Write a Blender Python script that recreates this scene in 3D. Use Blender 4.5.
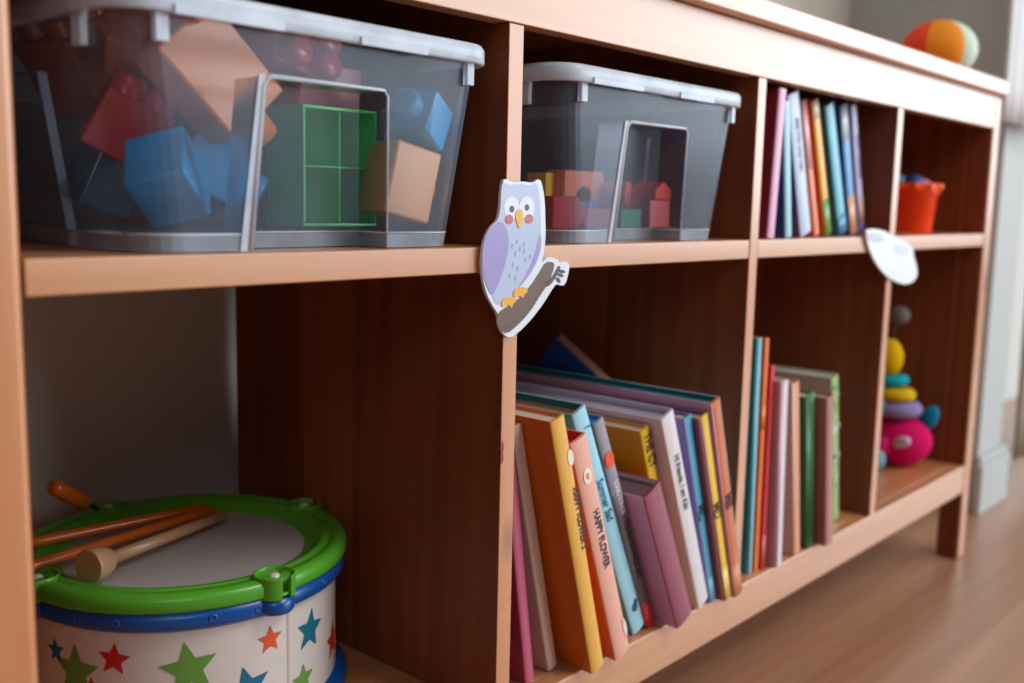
import bpy, bmesh, math, random
from mathutils import Vector, Matrix, noise
random.seed(4)
for o in list(bpy.data.objects): bpy.data.objects.remove(o)
S = bpy.context.scene
COL = S.collection
R = math.radians

# ------------------------------------------------------------------ camera
F_PX = 1015.164
yaw, pitch, roll = R(48.4716), R(7.8051), R(1.2585)
CAM = Vector((-.38806, -.62709, .04027))
fw = Vector((math.sin(yaw)*math.cos(pitch), math.cos(yaw)*math.cos(pitch), -math.sin(pitch)))
r0 = Vector((math.cos(yaw), -math.sin(yaw), 0)); u0 = r0.cross(fw)
rt = math.cos(roll)*r0 + math.sin(roll)*u0
up = -math.sin(roll)*r0 + math.cos(roll)*u0
cd = bpy.data.cameras.new('camera'); cam = bpy.data.objects.new('camera', cd); COL.objects.link(cam)
cam.matrix_world = Matrix(((rt.x, up.x, -fw.x, CAM.x), (rt.y, up.y, -fw.y, CAM.y), (rt.z, up.z, -fw.z, CAM.z), (0, 0, 0, 1)))
cd.sensor_width = 36; cd.lens = F_PX/1024*36; cd.clip_start = .01
cd.dof.use_dof = True; cd.dof.focus_distance = .93; cd.dof.aperture_fstop = 3.3
S.camera = cam

# ------------------------------------------------------------------ light, exposure
W = bpy.data.worlds.new('world'); S.world = W; W.use_nodes = True
bg = W.node_tree.nodes['Background']; bg.inputs[0].default_value = (.80, .86, 1.0, 1); bg.inputs[1].default_value = .055
def area(name, loc, target, sx, sy, power, color):
    l = bpy.data.lights.new(name, 'AREA'); l.shape = 'RECTANGLE'; l.size = sx; l.size_y = sy; l.energy = power; l.color = color
    o = bpy.data.objects.new(name, l); COL.objects.link(o); o.location = loc
    o.rotation_euler = (Vector(target)-Vector(loc)).to_track_quat('-Z', 'Y').to_euler()
    return o
area('window_daylight', (5.0, -3.7, 1.2), (1.2, 0, 0), 6.2, 2.6, 262, (.84, .93, 1.0))
area('room_daylight', (1.3, -1.9, 2.3), (.4, 0, -.2), 1.4, 1.2, 40, (1.0, .96, .91))
area('left_fill', (-1.9, -2.6, 1.9), (.9, 0, 0), 1.4, 1.2, 13, (.95, .96, 1.0))  # added soft fill, no real source; brightens surfaces that face left
S.view_settings.view_transform = 'Standard'; S.view_settings.look = 'None'
S.view_settings.gamma = 1; S.view_settings.use_curve_mapping = False
S.view_settings.exposure = .25

# ------------------------------------------------------------------ helpers
def lin(c):
    return tuple((v/255/12.92 if v/255 <= .04045 else ((v/255+.055)/1.055)**2.4) for v in c)
MATS = {}
def mat(c, rough=.5, coat=0, spec=.5, bump=0, bscale=60, var=.05, sss=0, name=None):
    """plain coloured surface with a slight procedural mottling"""
    key = (tuple(c), rough, coat, bump, bscale, var, sss, spec)
    if key in MATS: return MATS[key]
    m = bpy.data.materials.new(name or 'surface'); m.use_nodes = True
    nt = m.node_tree; N = nt.nodes; b = N['Principled BSDF']
    tc = N.new('ShaderNodeTexCoord'); nz = N.new('ShaderNodeTexNoise'); nz.inputs['Scale'].default_value = bscale; nz.inputs['Detail'].default_value = 3
    nt.links.new(tc.outputs['Object'], nz.inputs['Vector'])
    l = lin(c)
    mx = N.new('ShaderNodeMix'); mx.data_type = 'RGBA'
    mx.inputs[6].default_value = (*[v*(1-var) for v in l], 1); mx.inputs[7].default_value = (*[min(1, v*(1+var)) for v in l], 1)
    nt.links.new(nz.outputs['Fac'], mx.inputs[0]); nt.links.new(mx.outputs[2], b.inputs['Base Color'])
    b.inputs['Roughness'].default_value = rough; b.inputs['Coat Weight'].default_value = coat; b.inputs['Coat Roughness'].default_value = .15
    b.inputs['Specular IOR Level'].default_value = spec
    if sss: b.inputs['Subsurface Weight'].default_value = sss; b.inputs['Subsurface Scale'].default_value = .01
    if bump:
        bp = N.new('ShaderNodeBump'); bp.inputs['Strength'].default_value = bump; bp.inputs['Distance'].default_value = .002
        nt.links.new(nz.outputs['Fac'], bp.inputs['Height']); nt.links.new(bp.outputs['Normal'], b.inputs['Normal'])
    MATS[key] = m; return m

def wood(name, light, dark, axis='z', rough=.42, stave=.07, coat=1.0, seed=0., spec=.5, grain=1.0, stave_var=.35):
    """pine: long grain along axis, staves glued side by side"""
    m = bpy.data.materials.new(name); m.use_nodes = True
    nt = m.node_tree; N = nt.nodes; L = nt.links; b = N['Principled BSDF']
    tc = N.new('ShaderNodeTexCoord'); mp = N.new('ShaderNodeMapping')
    L.new(tc.outputs['Object'], mp.inputs['Vector'])
    s = {'x': (2, 60, 60), 'y': (60, 2, 60), 'z': (60, 60, 2)}[axis]
    mp.inputs['Scale'].default_value = tuple(v*grain for v in s); mp.inputs['Location'].default_value = (seed, seed*1.7, seed*.6)
    n1 = N.new('ShaderNodeTexNoise'); n1.inputs['Scale'].default_value = 1.0; n1.inputs['Detail'].default_value = 5; n1.inputs['Distortion'].default_value = .6
    L.new(mp.outputs[0], n1.inputs['Vector'])
    mp2 = N.new('ShaderNodeMapping'); L.new(tc.outputs['Object'], mp2.inputs['Vector'])
    s2 = {'x': (.4, 9, 9), 'y': (9, .4, 9), 'z': (9, 9, .4)}[axis]
    mp2.inputs['Scale'].default_value = s2; mp2.inputs['Location'].default_value = (seed*3, seed, seed)
    wv = N.new('ShaderNodeTexWave'); wv.bands_direction = 'DIAGONAL'; wv.inputs['Scale'].default_value = 2.2; wv.inputs['Distortion'].default_value = 5; wv.inputs['Detail'].default_value = 2
    L.new(mp2.outputs[0], wv.inputs['Vector'])
    # stave index -> random tone
    sep = N.new('ShaderNodeSeparateXYZ'); L.new(tc.outputs['Object'], sep.inputs[0])
    across = {'x': 'Y', 'y': 'X', 'z': 'Y'}[axis]
    dv = N.new('ShaderNodeMath'); dv.operation = 'DIVIDE'; L.new(sep.outputs[across], dv.inputs[0]); dv.inputs[1].default_value = stave
    fl = N.new('ShaderNodeMath'); fl.operation = 'FLOOR'; L.new(dv.outputs[0], fl.inputs[0])
    ad = N.new('ShaderNodeMath'); ad.operation = 'ADD'; L.new(fl.outputs[0], ad.inputs[0]); ad.inputs[1].default_value = seed
    wn = N.new('ShaderNodeTexWhiteNoise'); wn.noise_dimensions = '1D'; L.new(ad.outputs[0], wn.inputs['W'])
    m1 = N.new('ShaderNodeMath'); m1.operation = 'MULTIPLY_ADD'; L.new(n1.outputs['Fac'], m1.inputs[0]); m1.inputs[1].default_value = .95; m1.inputs[2].default_value = -.06
    m2 = N.new('ShaderNodeMath'); m2.operation = 'MULTIPLY_ADD'; L.new(wv.outputs['Fac'], m2.inputs[0]); m2.inputs[1].default_value = .13; L.new(m1.outputs[0], m2.inputs[2])
    m3 = N.new('ShaderNodeMath'); m3.operation = 'MULTIPLY_ADD'; L.new(wn.outputs['Value'], m3.inputs[0]); m3.inputs[1].default_value = stave_var; L.new(m2.outputs[0], m3.inputs[2])
    m4 = N.new('ShaderNodeMath'); m4.operation = 'SUBTRACT'; L.new(m3.outputs[0], m4.inputs[0]); m4.inputs[1].default_value = stave_var*.5; m4.use_clamp = True
    mx = N.new('ShaderNodeMix'); mx.data_type = 'RGBA'; L.new(m4.outputs[0], mx.inputs[0])
    mx.inputs[6].default_value = (*lin(light), 1); mx.inputs[7].default_value = (*lin(dark), 1)
    # knots
    vo = N.new('ShaderNodeTexVoronoi'); vo.inputs['Scale'].default_value = 1
    mp3 = N.new('ShaderNodeMapping'); L.new(tc.outputs['Object'], mp3.inputs['Vector'])
    mp3.inputs['Scale'].default_value = {'x': (3, 7, 7), 'y': (7, 3, 7), 'z': (7, 7, 3)}[axis]; mp3.inputs['Location'].default_value = (seed, seed, seed)
    L.new(mp3.outputs[0], vo.inputs['Vector'])
    cr = N.new('ShaderNodeMapRange'); L.new(vo.outputs['Distance'], cr.inputs[0]); cr.inputs[1].default_value = .05; cr.inputs[2].default_value = .11; cr.inputs[3].default_value = .45; cr.inputs[4].default_value = 1
    mk = N.new('ShaderNodeMix'); mk.data_type = 'RGBA'; mk.blend_type = 'MULTIPLY'; mk.inputs[0].default_value = 1
    L.new(mx.outputs[2], mk.inputs[6]); L.new(cr.outputs[0], mk.inputs[7])
    L.new(mk.outputs[2], b.inputs['Base Color'])
    b.inputs['Roughness'].default_value = rough; b.inputs['Coat Weight'].default_value = coat; b.inputs['Coat Roughness'].default_value = .3
    b.inputs['Specular IOR Level'].default_value = spec
    bp = N.new('ShaderNodeBump'); bp.inputs['Strength'].default_value = .12; bp.inputs['Distance'].default_value = .001
    L.new(n1.outputs['Fac'], bp.inputs['Height']); L.new(bp.outputs['Normal'], b.inputs['Normal'])
    return m

def plastic_clear(name, haze=.2, tint=(.97, .98, 1), col=(222, 234, 250), rough=.28):
    """cloudy clear polypropylene sheet: lets light through, reflects, scatters a little"""
    m = bpy.data.materials.new(name); m.use_nodes = True
    nt = m.node_tree; N = nt.nodes; L = nt.links
    for n in list(N): N.remove(n)
    out = N.new('ShaderNodeOutputMaterial')
    tr = N.new('ShaderNodeBsdfTransparent'); tr.inputs[0].default_value = (*tint, 1)
    df = N.new('ShaderNodeBsdfDiffuse'); df.inputs[0].default_value = (*lin(col), 1)
    tl = N.new('ShaderNodeBsdfTranslucent'); tl.inputs[0].default_value = (*lin(col), 1)
    sc = N.new('ShaderNodeMixShader'); sc.inputs[0].default_value = .18; L.new(df.outputs[0], sc.inputs[1]); L.new(tl.outputs[0], sc.inputs[2])
    tc = N.new('ShaderNodeTexCoord'); nz = N.new('ShaderNodeTexNoise'); nz.inputs['Scale'].default_value = 22; nz.inputs['Detail'].default_value = 5; L.new(tc.outputs['Object'], nz.inputs['Vector'])
    mr = N.new('ShaderNodeMapRange'); L.new(nz.outputs['Fac'], mr.inputs[0]); mr.inputs[1].default_value = .3; mr.inputs[2].default_value = .75; mr.inputs[3].default_value = haze*.75; mr.inputs[4].default_value = haze*1.3
    m1 = N.new('ShaderNodeMixShader'); L.new(mr.outputs[0], m1.inputs[0]); L.new(tr.outputs[0], m1.inputs[1]); L.new(sc.outputs[0], m1.inputs[2])
    gl = N.new('ShaderNodeBsdfGlossy'); gl.inputs['Roughness'].default_value = rough; gl.inputs[0].default_value = (.86, .93, 1, 1)
    fr = N.new('ShaderNodeFresnel'); fr.inputs[0].default_value = 1.36
    m2 = N.new('ShaderNodeMixShader'); L.new(fr.outputs[0], m2.inputs[0]); L.new(m1.outputs[0], m2.inputs[1]); L.new(gl.outputs[0], m2.inputs[2])
    L.new(m2.outputs[0], out.inputs[0]); return m

def tag(o, label=None, cat=None, group=None, kind=None):
    if label: o['label'] = label
    if cat: o['category'] = cat
    if group: o['group'] = group
    if kind: o['kind'] = kind
    return o
def empty(name, loc, label, cat, group=None, rot=(0, 0, 0)):
    o = bpy.data.objects.new(name, None); COL.objects.link(o); o.location = loc; o.rotation_euler = rot; o.empty_display_size = .02
    return tag(o, label, cat, group)
def link(name, bm, mats, parent=None, smooth=False, bevel=0, seg=2):
    me = bpy.data.meshes.new(name)
    bmesh.ops.recalc_face_normals(bm, faces=bm.faces)
    bm.to_mesh(me); bm.free()
    for m in (mats if isinstance(mats, (list, tuple)) else [mats]): me.materials.append(m)
    for p in me.polygons: p.use_smooth = smooth
    o = bpy.data.objects.new(name, me); COL.objects.link(o)
    if parent: o.parent = parent
    if bevel:
        b = o.modifiers.new('bevel', 'BEVEL'); b.width = bevel; b.segments = seg; b.limit_method = 'ANGLE'; b.angle_limit = R(40)
        for p in me.polygons: p.use_smooth = True
        w = o.modifiers.new('wn', 'WEIGHTED_NORMAL'); w.keep_sharp = False
    return o
def box(bm, x0, x1, y0, y1, z0, z1, mi=0):
    v = [bm.verts.new(p) for p in ((x0, y0, z0), (x1, y0, z0), (x1, y1, z0), (x0, y1, z0), (x0, y0, z1), (x1, y0, z1), (x1, y1, z1), (x0, y1, z1))]
    for f in ((0, 3, 2, 1), (4, 5, 6, 7), (0, 1, 5, 4), (1, 2, 6, 5), (2, 3, 7, 6), (3, 0, 4, 7)):
        fc = bm.faces.new([v[i] for i in f]); fc.material_index = mi
    return v
def lathe(bm, prof, n=48, c=(0, 0, 0), M=None, mi=0, closed=False):
    rings = []
    for rr, z in prof:
        if rr < 1e-6:
            p = Vector((0, 0, z)); p = (M @ p if M else p) + Vector(c); rings.append([bm.verts.new(p)])
        else:
            ring = []
            for i in range(n):
                a = 2*math.pi*i/n; p = Vector((rr*math.cos(a), rr*math.sin(a), z)); p = (M @ p if M else p) + Vector(c); ring.append(bm.verts.new(p))
            rings.append(ring)
    pairs = list(zip(rings, rings[1:])) + ([(rings[-1], rings[0])] if closed else [])
    for a, b in pairs:
        for i in range(n):
            j = (i+1) % n
            q = [a[i % len(a)], a[j % len(a)], b[j % len(b)], b[i % len(b)]]
            u = []
            for v in q:
                if v not in u: u.append(v)
            if len(u) > 2:
                try: bm.faces.new(u).material_index = mi
                except ValueError: pass
def tube(bm, pts, rad, n=12, mi=0, caps=True):
    """round bar through pts, radius per point or one"""
    rs = rad if isinstance(rad, (list, tuple)) else [rad]*len(pts)
    pts = [Vector(p) for p in pts]; rings = []
    ref = None
    for i, p in enumerate(pts):
        d = (pts[min(i+1, len(pts)-1)]-pts[max(i-1, 0)]).normalized()
        if ref is None: ref = Vector((0, 0, 1)) if abs(d.z) < .9 else Vector((1, 0, 0))
        a = (ref - d*ref.dot(d)).normalized(); b = d.cross(a); ref = a
        rings.append([bm.verts.new(p+(a*math.cos(2*math.pi*k/n)+b*math.sin(2*math.pi*k/n))*rs[i]) for k in range(n)])
    for a, b in zip(rings, rings[1:]):
        for k in range(n): bm.faces.new((a[k], a[(k+1) % n], b[(k+1) % n], b[k])).material_index = mi
    if caps:
        bm.faces.new(rings[0][::-1]).material_index = mi; bm.faces.new(rings[-1]).material_index = mi
def prism_xz(bm, poly, y0, y1, mi=0):
    """poly [(x,z)] extruded y0..y1"""
    a = [bm.verts.new((x, y0, z)) for x, z in poly]; b = [bm.verts.new((x, y1, z)) for x, z in poly]
    n = len(poly)
    bm.faces.new(a).material_index = mi; bm.faces.new(b[::-1]).material_index = mi
    for i in range(n):
        j = (i+1) % n; bm.faces.new((a[i], b[i], b[j], a[j])).material_index = mi

# ------------------------------------------------------------------ the room
FZ = -.6546          # floor height; z = 0 is the top of the middle shelf
MW = -.4592          # top of the bottom shelf
WALL_Y = .463
floor_m = wood('floor_wood', (200, 150, 116), (158, 106, 76), 'x', rough=.5, stave=.16, seed=3, grain=.35, stave_var=.5)
bm = bmesh.new(); box(bm, -3, 6, -4, 3, FZ-.05, FZ)
tag(link('floor', bm, floor_m), kind='structure')
wall_m = mat((208, 206, 200), rough=.9, bscale=8, var=.03, name='wall_paint')
white_m = mat((186, 190, 188), rough=.7, bscale=10, var=.02, name='white_paint')
bm = bmesh.new(); box(bm, -3, 6, WALL_Y, WALL_Y+.1, FZ, 1.9)
tag(link('wall_back', bm, wall_m), kind='structure')
bm = bmesh.new(); box(bm, 2.055, 2.225, .085, WALL_Y, FZ, 1.9)
tag(link('wall_right', bm, white_m), kind='structure')
bm = bmesh.new(); box(bm, 2.035, 2.245, .066, .0849, FZ, FZ+.115); box(bm, 2.04, 2.24, .072, .0849, FZ+.115, FZ+.135)
tag(link('baseboard_right', bm, white_m, bevel=.003), kind='structure')
bm = bmesh.new(); box(bm, -3, 2.05, WALL_Y-.014, WALL_Y-.0001, FZ, FZ+.115)
tag(link('baseboard_back', bm, white_m, bevel=.003), kind='structure')

# ------------------------------------------------------------------ the shelf unit
LT, DK = (216, 148, 94), (186, 108, 60)
wz = wood('pine_upright', LT, DK, 'z', seed=1.3)
w_shaded = wood('pine_shaded', (158, 86, 48), (104, 50, 26), 'z', seed=5.1, stave=.085, rough=.5, stave_var=.9, grain=.6, coat=0, spec=.3)  # same pine with the compartments' shade put into its colour
wx = wood('pine_board', (214, 152, 104), (184, 116, 72), 'x', seed=2.2, stave=.09)
wxb = wood('pine_rail', (222, 156, 104), (190, 118, 72), 'x', seed=7.7, stave=.09)
X0, X2, X3, X4, X5 = -.1259, (.3078, .3282), (.7680, .7885), (1.2175, 1.2385), (1.6864, 1.7235)
DEP = .44; AB = .2; TB = .2607; TT = .2876; MB = -.0236; BB = -.5151
shelf = empty('storage_shelf', (.78, .22, FZ), 'long orange pine shelf unit with eight open compartments standing on the wooden floor', 'shelf unit')
SH = Vector((.78, .22, FZ))
def spart(name, bm, m, bevel=.0015, **k):
    for v in bm.verts: v.co -= SH
    return link(name, bm, m, shelf, bevel=bevel, **k)
bm = bmesh.new(); box(bm, X0-.065, 1.705, -.016, DEP+.01, TB, TT); spart('tabletop', bm, wx, .003)
bm = bmesh.new(); box(bm, X0, X5[0], 0, .02, AB, TB-.0005); spart('apron', bm, wx, .0012)
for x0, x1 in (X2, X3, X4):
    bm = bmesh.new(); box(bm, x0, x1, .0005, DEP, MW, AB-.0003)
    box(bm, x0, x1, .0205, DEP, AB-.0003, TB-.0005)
    bm.faces.ensure_lookup_table(); bm.faces[2].material_index = 1     # front edge keeps the lit pine, the sides carry painted shade
    spart('divider', bm, [w_shaded, wz], .0012)
for x0, x1, lo in ((X0-.04, X0, 0), (X5[0], X5[1], 0)):
    bm = bmesh.new(); box(bm, x0, x1, -.001, .045, FZ, TB-.0005); box(bm, x0, x1, DEP-.045, DEP, FZ, TB-.0005)
    box(bm, x0+.002, x1-.0, .045, DEP-.045, BB, TB-.0005)
    bm.faces.ensure_lookup_table()
    for f_ in bm.faces:
        if abs(f_.normal.x) > .5 or f_.normal.length < .1: pass
    bm.normal_update()
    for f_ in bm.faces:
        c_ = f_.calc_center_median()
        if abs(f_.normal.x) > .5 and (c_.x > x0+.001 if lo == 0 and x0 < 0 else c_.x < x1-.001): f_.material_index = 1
    spart('end_panel', bm, [wz, w_shaded], .007, seg=4)  # inner faces take the pine darkened for shade
e = .0006
for x0, x1 in ((X0, X2[0]), (X2[1], X3[0]), (X3[1], X4[0]), (X4[1], X5[0])):
    bm = bmesh.new(); box(bm, x0+e, x1-e, .001, DEP, MB, 0); spart('shelf_board', bm, wx, .0015)
bm = bmesh.new(); box(bm, X0+e, X5[0]-e, .022, DEP, MW-.02, MW-.0005); spart('bottom_board', bm, wxb, .001)
bm = bmesh.new(); box(bm, X0+e, X5[0]-e, 0, .0216, BB, MW); spart('bottom_rail', bm, wx, .0025)
# a red crayon mark and a yellow one on the front of the second upright
bm = bmesh.new(); tube(bm, [(.3085, -.0004, -.205), (.3098, -.0008, -.2), (.3088, -.0006, -.194), (.31, -.0008, -.19), (.309, -.0006, -.184)], .0006, 6)
spart('crayon_mark', bm, mat((196, 40, 34), rough=.6), 0)

# ------------------------------------------------------------------ plastic boxes
clear = plastic_clear('box_plastic', haze=.11, col=(196, 222, 255))
rimm = plastic_clear('box_rim_plastic', haze=.85, col=(232, 242, 255))
skirtm = plastic_clear('box_foot_plastic', haze=.42, col=(214, 228, 246))
beadm = plastic_clear('box_edge_plastic', haze=.8, col=(234, 242, 255))
def rrect(hx, y0, y1, rc, n=6):
    """rounded rectangle points, counter-clockwise from front-left; centred on x"""
    pts = []
    for cx, cy, a0 in ((hx-rc, y0+rc, -90), (hx-rc, y1-rc, 0), (-hx+rc, y1-rc, 90), (-hx+rc, y0+rc, 180)):
        for i in range(n+1):
            a = R(a0+90*i/n); pts.append((cx+rc*math.cos(a), cy+rc*math.sin(a)))
    return pts
def storage_box(cx, label):
    root = empty('storage_box', (cx, 0, 0), label, 'box', 'clear plastic storage boxes')
    D = .41; HT = .168
    def dims(z):
        k = z/HT
        return .148+.024*k, .012-.012*k, .012+D+.002*k    # half width, front y, back y
    def ring(z, notch):
        hx, y0, y1 = dims(z); rc = .028
        out = []
        nx = .0665-.0075*(z/.126); ny = .05-.004*(z/.126)      # notch half widths
        d = .036 if notch else 0
        dy = .007 if notch else 0
        def corner(cx_, cy_, a0):
            for i in range(7):
                a = R(a0+90*i/6); out.append((cx_+rc*math.cos(a), cy_+rc*math.sin(a), z))
        ym = (y0+y1)/2
        corner(-hx+rc, y0+rc, 180)
        out += [(-nx, y0, z), (-nx, y0+d, z), (nx, y0+d, z), (nx, y0, z)]
        corner(hx-rc, y0+rc, -90)
        out += [(hx, ym-ny*1.9, z), (hx-dy, ym-ny*1.9, z), (hx-dy, ym+ny*1.9, z), (hx, ym+ny*1.9, z)]
        corner(hx-rc, y1-rc, 0)
        out += [(nx, y1, z), (nx, y1-d, z), (-nx, y1-d, z), (-nx, y1, z)]
        corner(-hx+rc, y1-rc, 90)
        out += [(-hx, ym+ny*1.9, z), (-hx+dy, ym+ny*1.9, z), (-hx+dy, ym-ny*1.9, z), (-hx, ym-ny*1.9, z)]
        return out
    bm = bmesh.new()
    zs = [(.0008, 1), (.013, 1), (.126, 1), (.1262, 0), (.158, 0)]
    rings = [[bm.verts.new(p) for p in ring(z, n)] for z, n in zs]
    for a, b in zip(rings, rings[1:]):
        m = len(a)
        for i in range(m): bm.faces.new((a[i], a[(i+1) % m], b[(i+1) % m], b[i]))
    bm.faces.new(rings[1])                                           # the floor of the box
    bm.faces.ensure_lookup_table()
    for f_ in bm.faces[:len(rings[0])]: f_.material_index = 1           # the thick foot of the wall
    bmesh.ops.remove_doubles(bm, verts=bm.verts, dist=1e-5)
    o = link('body', bm, [clear, skirtm], root)
    # floor edge line and recess edges, where the plastic is thick and catches light
    hx, y0, y1 = dims(.013)
    bm = bmesh.new(); rp = ring(.013, 1); tube(bm, [(x, y, z) for x, y, z in rp]+[rp[0]], .0008, 5); link('floor_edge', bm, beadm, root, smooth=True)
    bm = bmesh.new()
    f = lambda z: dims(z)[1]
    b0, b1 = .0665, .059
    tube(bm, [(-b0, f(0), .001), (-b1, f(.12), .120), (-b1+.006, f(.126), .1265), (b1-.004, f(.126), .1265), (b1, f(.12), .122), (b0, f(0), .001)], [.0030, .0024, .0020, .0014, .0010, .0009], 8)
    link('recess_edge', bm, beadm, root, smooth=True)
    # the broad left cheek of the recess
    bm = bmesh.new(); q = [(-b0-.0085, f(0), .0006), (-b0, f(0), .0006), (-b1+.001, f(.126), .127), (-b1-.0045, f(.126), .127)]
    va = [bm.verts.new((x, y-.0014, z)) for x, y, z in q]; vb = [bm.verts.new((x, y+.0004, z)) for x, y, z in q]
    bm.faces.new(va); bm.faces.new(vb[::-1])
    for i in range(4): bm.faces.new((va[i], vb[i], vb[(i+1) % 4], va[(i+1) % 4]))
    link('recess_cheek', bm, rimm, root)
    # rim: rolled lip all round
    prof = [(0, .158), (.0085, .1575), (.0098, .159), (.0098, .170), (.0075, .1738), (.002, .1752), (-.001, .173), (-.0005, .160)]
    hx, y0, y1 = dims(.160); bm = bmesh.new(); rr = []
    for off, z in prof:
        pts = rrect(hx+off, y0-off, y1+off, .028+off, 8); rr.append([bm.verts.new((x, y, z)) for x, y in pts])
    for a, b in zip(rr, rr[1:]+[rr[0]]):
        m = len(a)
        for i in range(m): bm.faces.new((a[i], a[(i+1) % m], b[(i+1) % m], b[i]))
    link('rim', bm, rimm, root, smooth=True)
    # short ribs hanging under the rim next to each corner, and raised lip sections
    for x, y, w, ax in ((-hx+.030, y0-.0045, .010, 0), (hx-.024, y0-.0045, .009, 0), (-hx-.0045, y0+.045, .012, 1), (-hx-.0045, y1-.05, .012, 1)):
        bm = bmesh.new()
        if ax == 0: box(bm, x-w/2, x+w/2, y, y+.006, .139, .163)
        else: box(bm, x, x+.006, y-w/2, y+w/2, .136, .168)
        link('corner_rib', bm, rimm, root, bevel=.001)
    for x0, x1 in ((-hx+.035, -.05), (.02, .09)):
        bm = bmesh.new(); box(bm, x0, x1, y0-.0118, y0-.0092, .1565, .163); link('lip_section', bm, rimm, root, bevel=.0008)
    return root
storage_box(.108, 'clear plastic box packed with large orange, blue and green bricks, left of the owl cutout')
storage_box(.556, 'clear plastic box with a low layer of small wooden blocks, right of the owl cutout')

# ------------------------------------------------------------------ big plastic bricks in the first box
def ypoint(px, py, y):
    d = fw + (px-512)/F_PX*rt - (py-341.5)/F_PX*up
    return CAM + d*((y-CAM.y)/d.y)
def toy_brick(color, loc, size, rot, label, studs='z', hollow=False, nx=2, ny=2, rough=.3, stud_r=.0135, stud_h=.014):
    """size = (x,y,z) full; studs stand on the +z face; hollow underside has a cross of ribs"""
    root = empty('toy_brick', loc, label, 'toy brick', 'large bricks in the box', rot)
    m = mat(color, rough=rough, coat=.25, sss=0, name='brick_plastic')
    sx, sy, sz = [v/2 for v in size]
    bm = bmesh.new()
    if not hollow: box(bm, -sx, sx, -sy, sy, -sz, sz)
    else:
        w = .003
        box(bm, -sx, sx, -sy, sy, sz-w, sz)
        box(bm, -sx, sx, -sy, -sy+w, -sz, sz-w); box(bm, -sx, sx, sy-w, sy, -sz, sz-w)
        box(bm, -sx, -sx+w, -sy+w, sy-w, -sz, sz-w); box(bm, sx-w, sx, -sy+w, sy-w, -sz, sz-w)
        box(bm, -.001, .001, -sy+w, sy-w, -sz+.002, sz-w); box(bm, -sx+w, sx-w, -.001, .001, -sz+.002, sz-w)
    link('brick_body', bm, m, root, bevel=.0028 if not hollow else .0008, seg=3)
    for i in range(nx):
        for j in range(ny):
            x = -sx+size[0]*(i+.5)/nx; y = -sy+size[1]*(j+.5)/ny
            bm = bmesh.new(); lathe(bm, [(stud_r, sz-.001), (stud_r*.96, sz+stud_h-.002), (stud_r*.86, sz+stud_h), (0, sz+stud_h)], 24, (x, y, 0))
            link('stud', bm, m, root, smooth=True)
    return root
OR, BL, RD, GR = (250, 146, 58), (0, 160, 236), (236, 40, 38), (30, 150, 50)
def roty(a, extra=(0, 0)): return (R(extra[0]), R(a), R(extra[1]))
P_ = ypoint
p = P_(209, 74, .084); toy_brick(OR, p, (.062, .046, .088), (R(4), R(136), R(0)), 'orange brick tilted on edge near the top front of the left box, largest in there', nx=1, ny=1, stud_r=.0155, stud_h=.022)
p = P_(188, -18, .080); toy_brick(OR, p, (.058, .05, .036), (R(10), R(-35), R(12)), 'orange brick partly cut by the top edge of the picture, under the box rim')
p = P_(146, 44, .150); toy_brick(OR, p, (.05, .05, .045), (R(30), R(-52), R(30)), 'orange brick with a bright round stud, behind the box corner', nx=1, ny=1, stud_r=.018)
p = P_(126, 126, .150); toy_brick(RD, p, (.054, .042, .050), (R(15), R(28), R(-18)), 'red brick left of the blue one, behind the front corner of the left box')
p = P_(168, 178, .082); toy_brick(BL, p, (.052, .046, .048), (R(-20), R(40), R(30)), 'blue brick lying low at the front left of the left box', nx=1, ny=1, stud_r=.016, stud_h=.014)
p = P_(212, 172, .112); toy_brick(BL, p, (.046, .05, .048), (R(20), R(118), R(-10)), 'blue brick with round studs pointing at the box recess', nx=1, ny=2, stud_r=.014, stud_h=.018)
g = mat((40, 170, 70), rough=.25)
b = toy_brick((60, 220, 96), Vector((.171, .093, .0665)), (.080, .100, .052), (R(-90), R(0), R(0)), 'hollow green brick standing upright with its ribbed underside facing out', hollow=True)
p = P_(419, 120, .042); toy_brick((40, 166, 230), p, (.040, .042, .040), (R(8), R(-63), R(12)), 'blue brick resting high at the right end of the left box', nx=1, ny=1, stud_r=.013)
p = P_(399, 182, .054); toy_brick((252, 164, 70), p, (.064, .044, .050), (R(-2), R(103), R(-8)), 'light orange brick with a stud at the lower right of the left box', nx=1, ny=1, stud_r=.011, stud_h=.010)
p = Vector((.190, .120, .138)); toy_brick((206, 34, 40), p, (.07, .04, .032), (R(-85), R(0), R(0)), 'red brick with stubby studs behind the recess of the left box', stud_r=.013)
p = P_(292, 56, .115); toy_brick((206, 44, 54), p, (.07, .044, .035), (R(75), R(14), R(6)), 'red brick above the recess of the left box, studs facing out', stud_r=.013)
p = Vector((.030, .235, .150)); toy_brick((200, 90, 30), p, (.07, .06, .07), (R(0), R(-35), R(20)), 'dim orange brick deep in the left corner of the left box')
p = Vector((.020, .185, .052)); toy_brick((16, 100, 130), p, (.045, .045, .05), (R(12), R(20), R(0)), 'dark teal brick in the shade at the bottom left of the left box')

p = Vector((.098, .165, .052)); toy_brick((0, 140, 205), p, (.045, .05, .045), (R(0), R(-12), R(10)), 'blue brick lying at the back of the recess of the left box', nx=1, ny=2, stud_h=.01)


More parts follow.
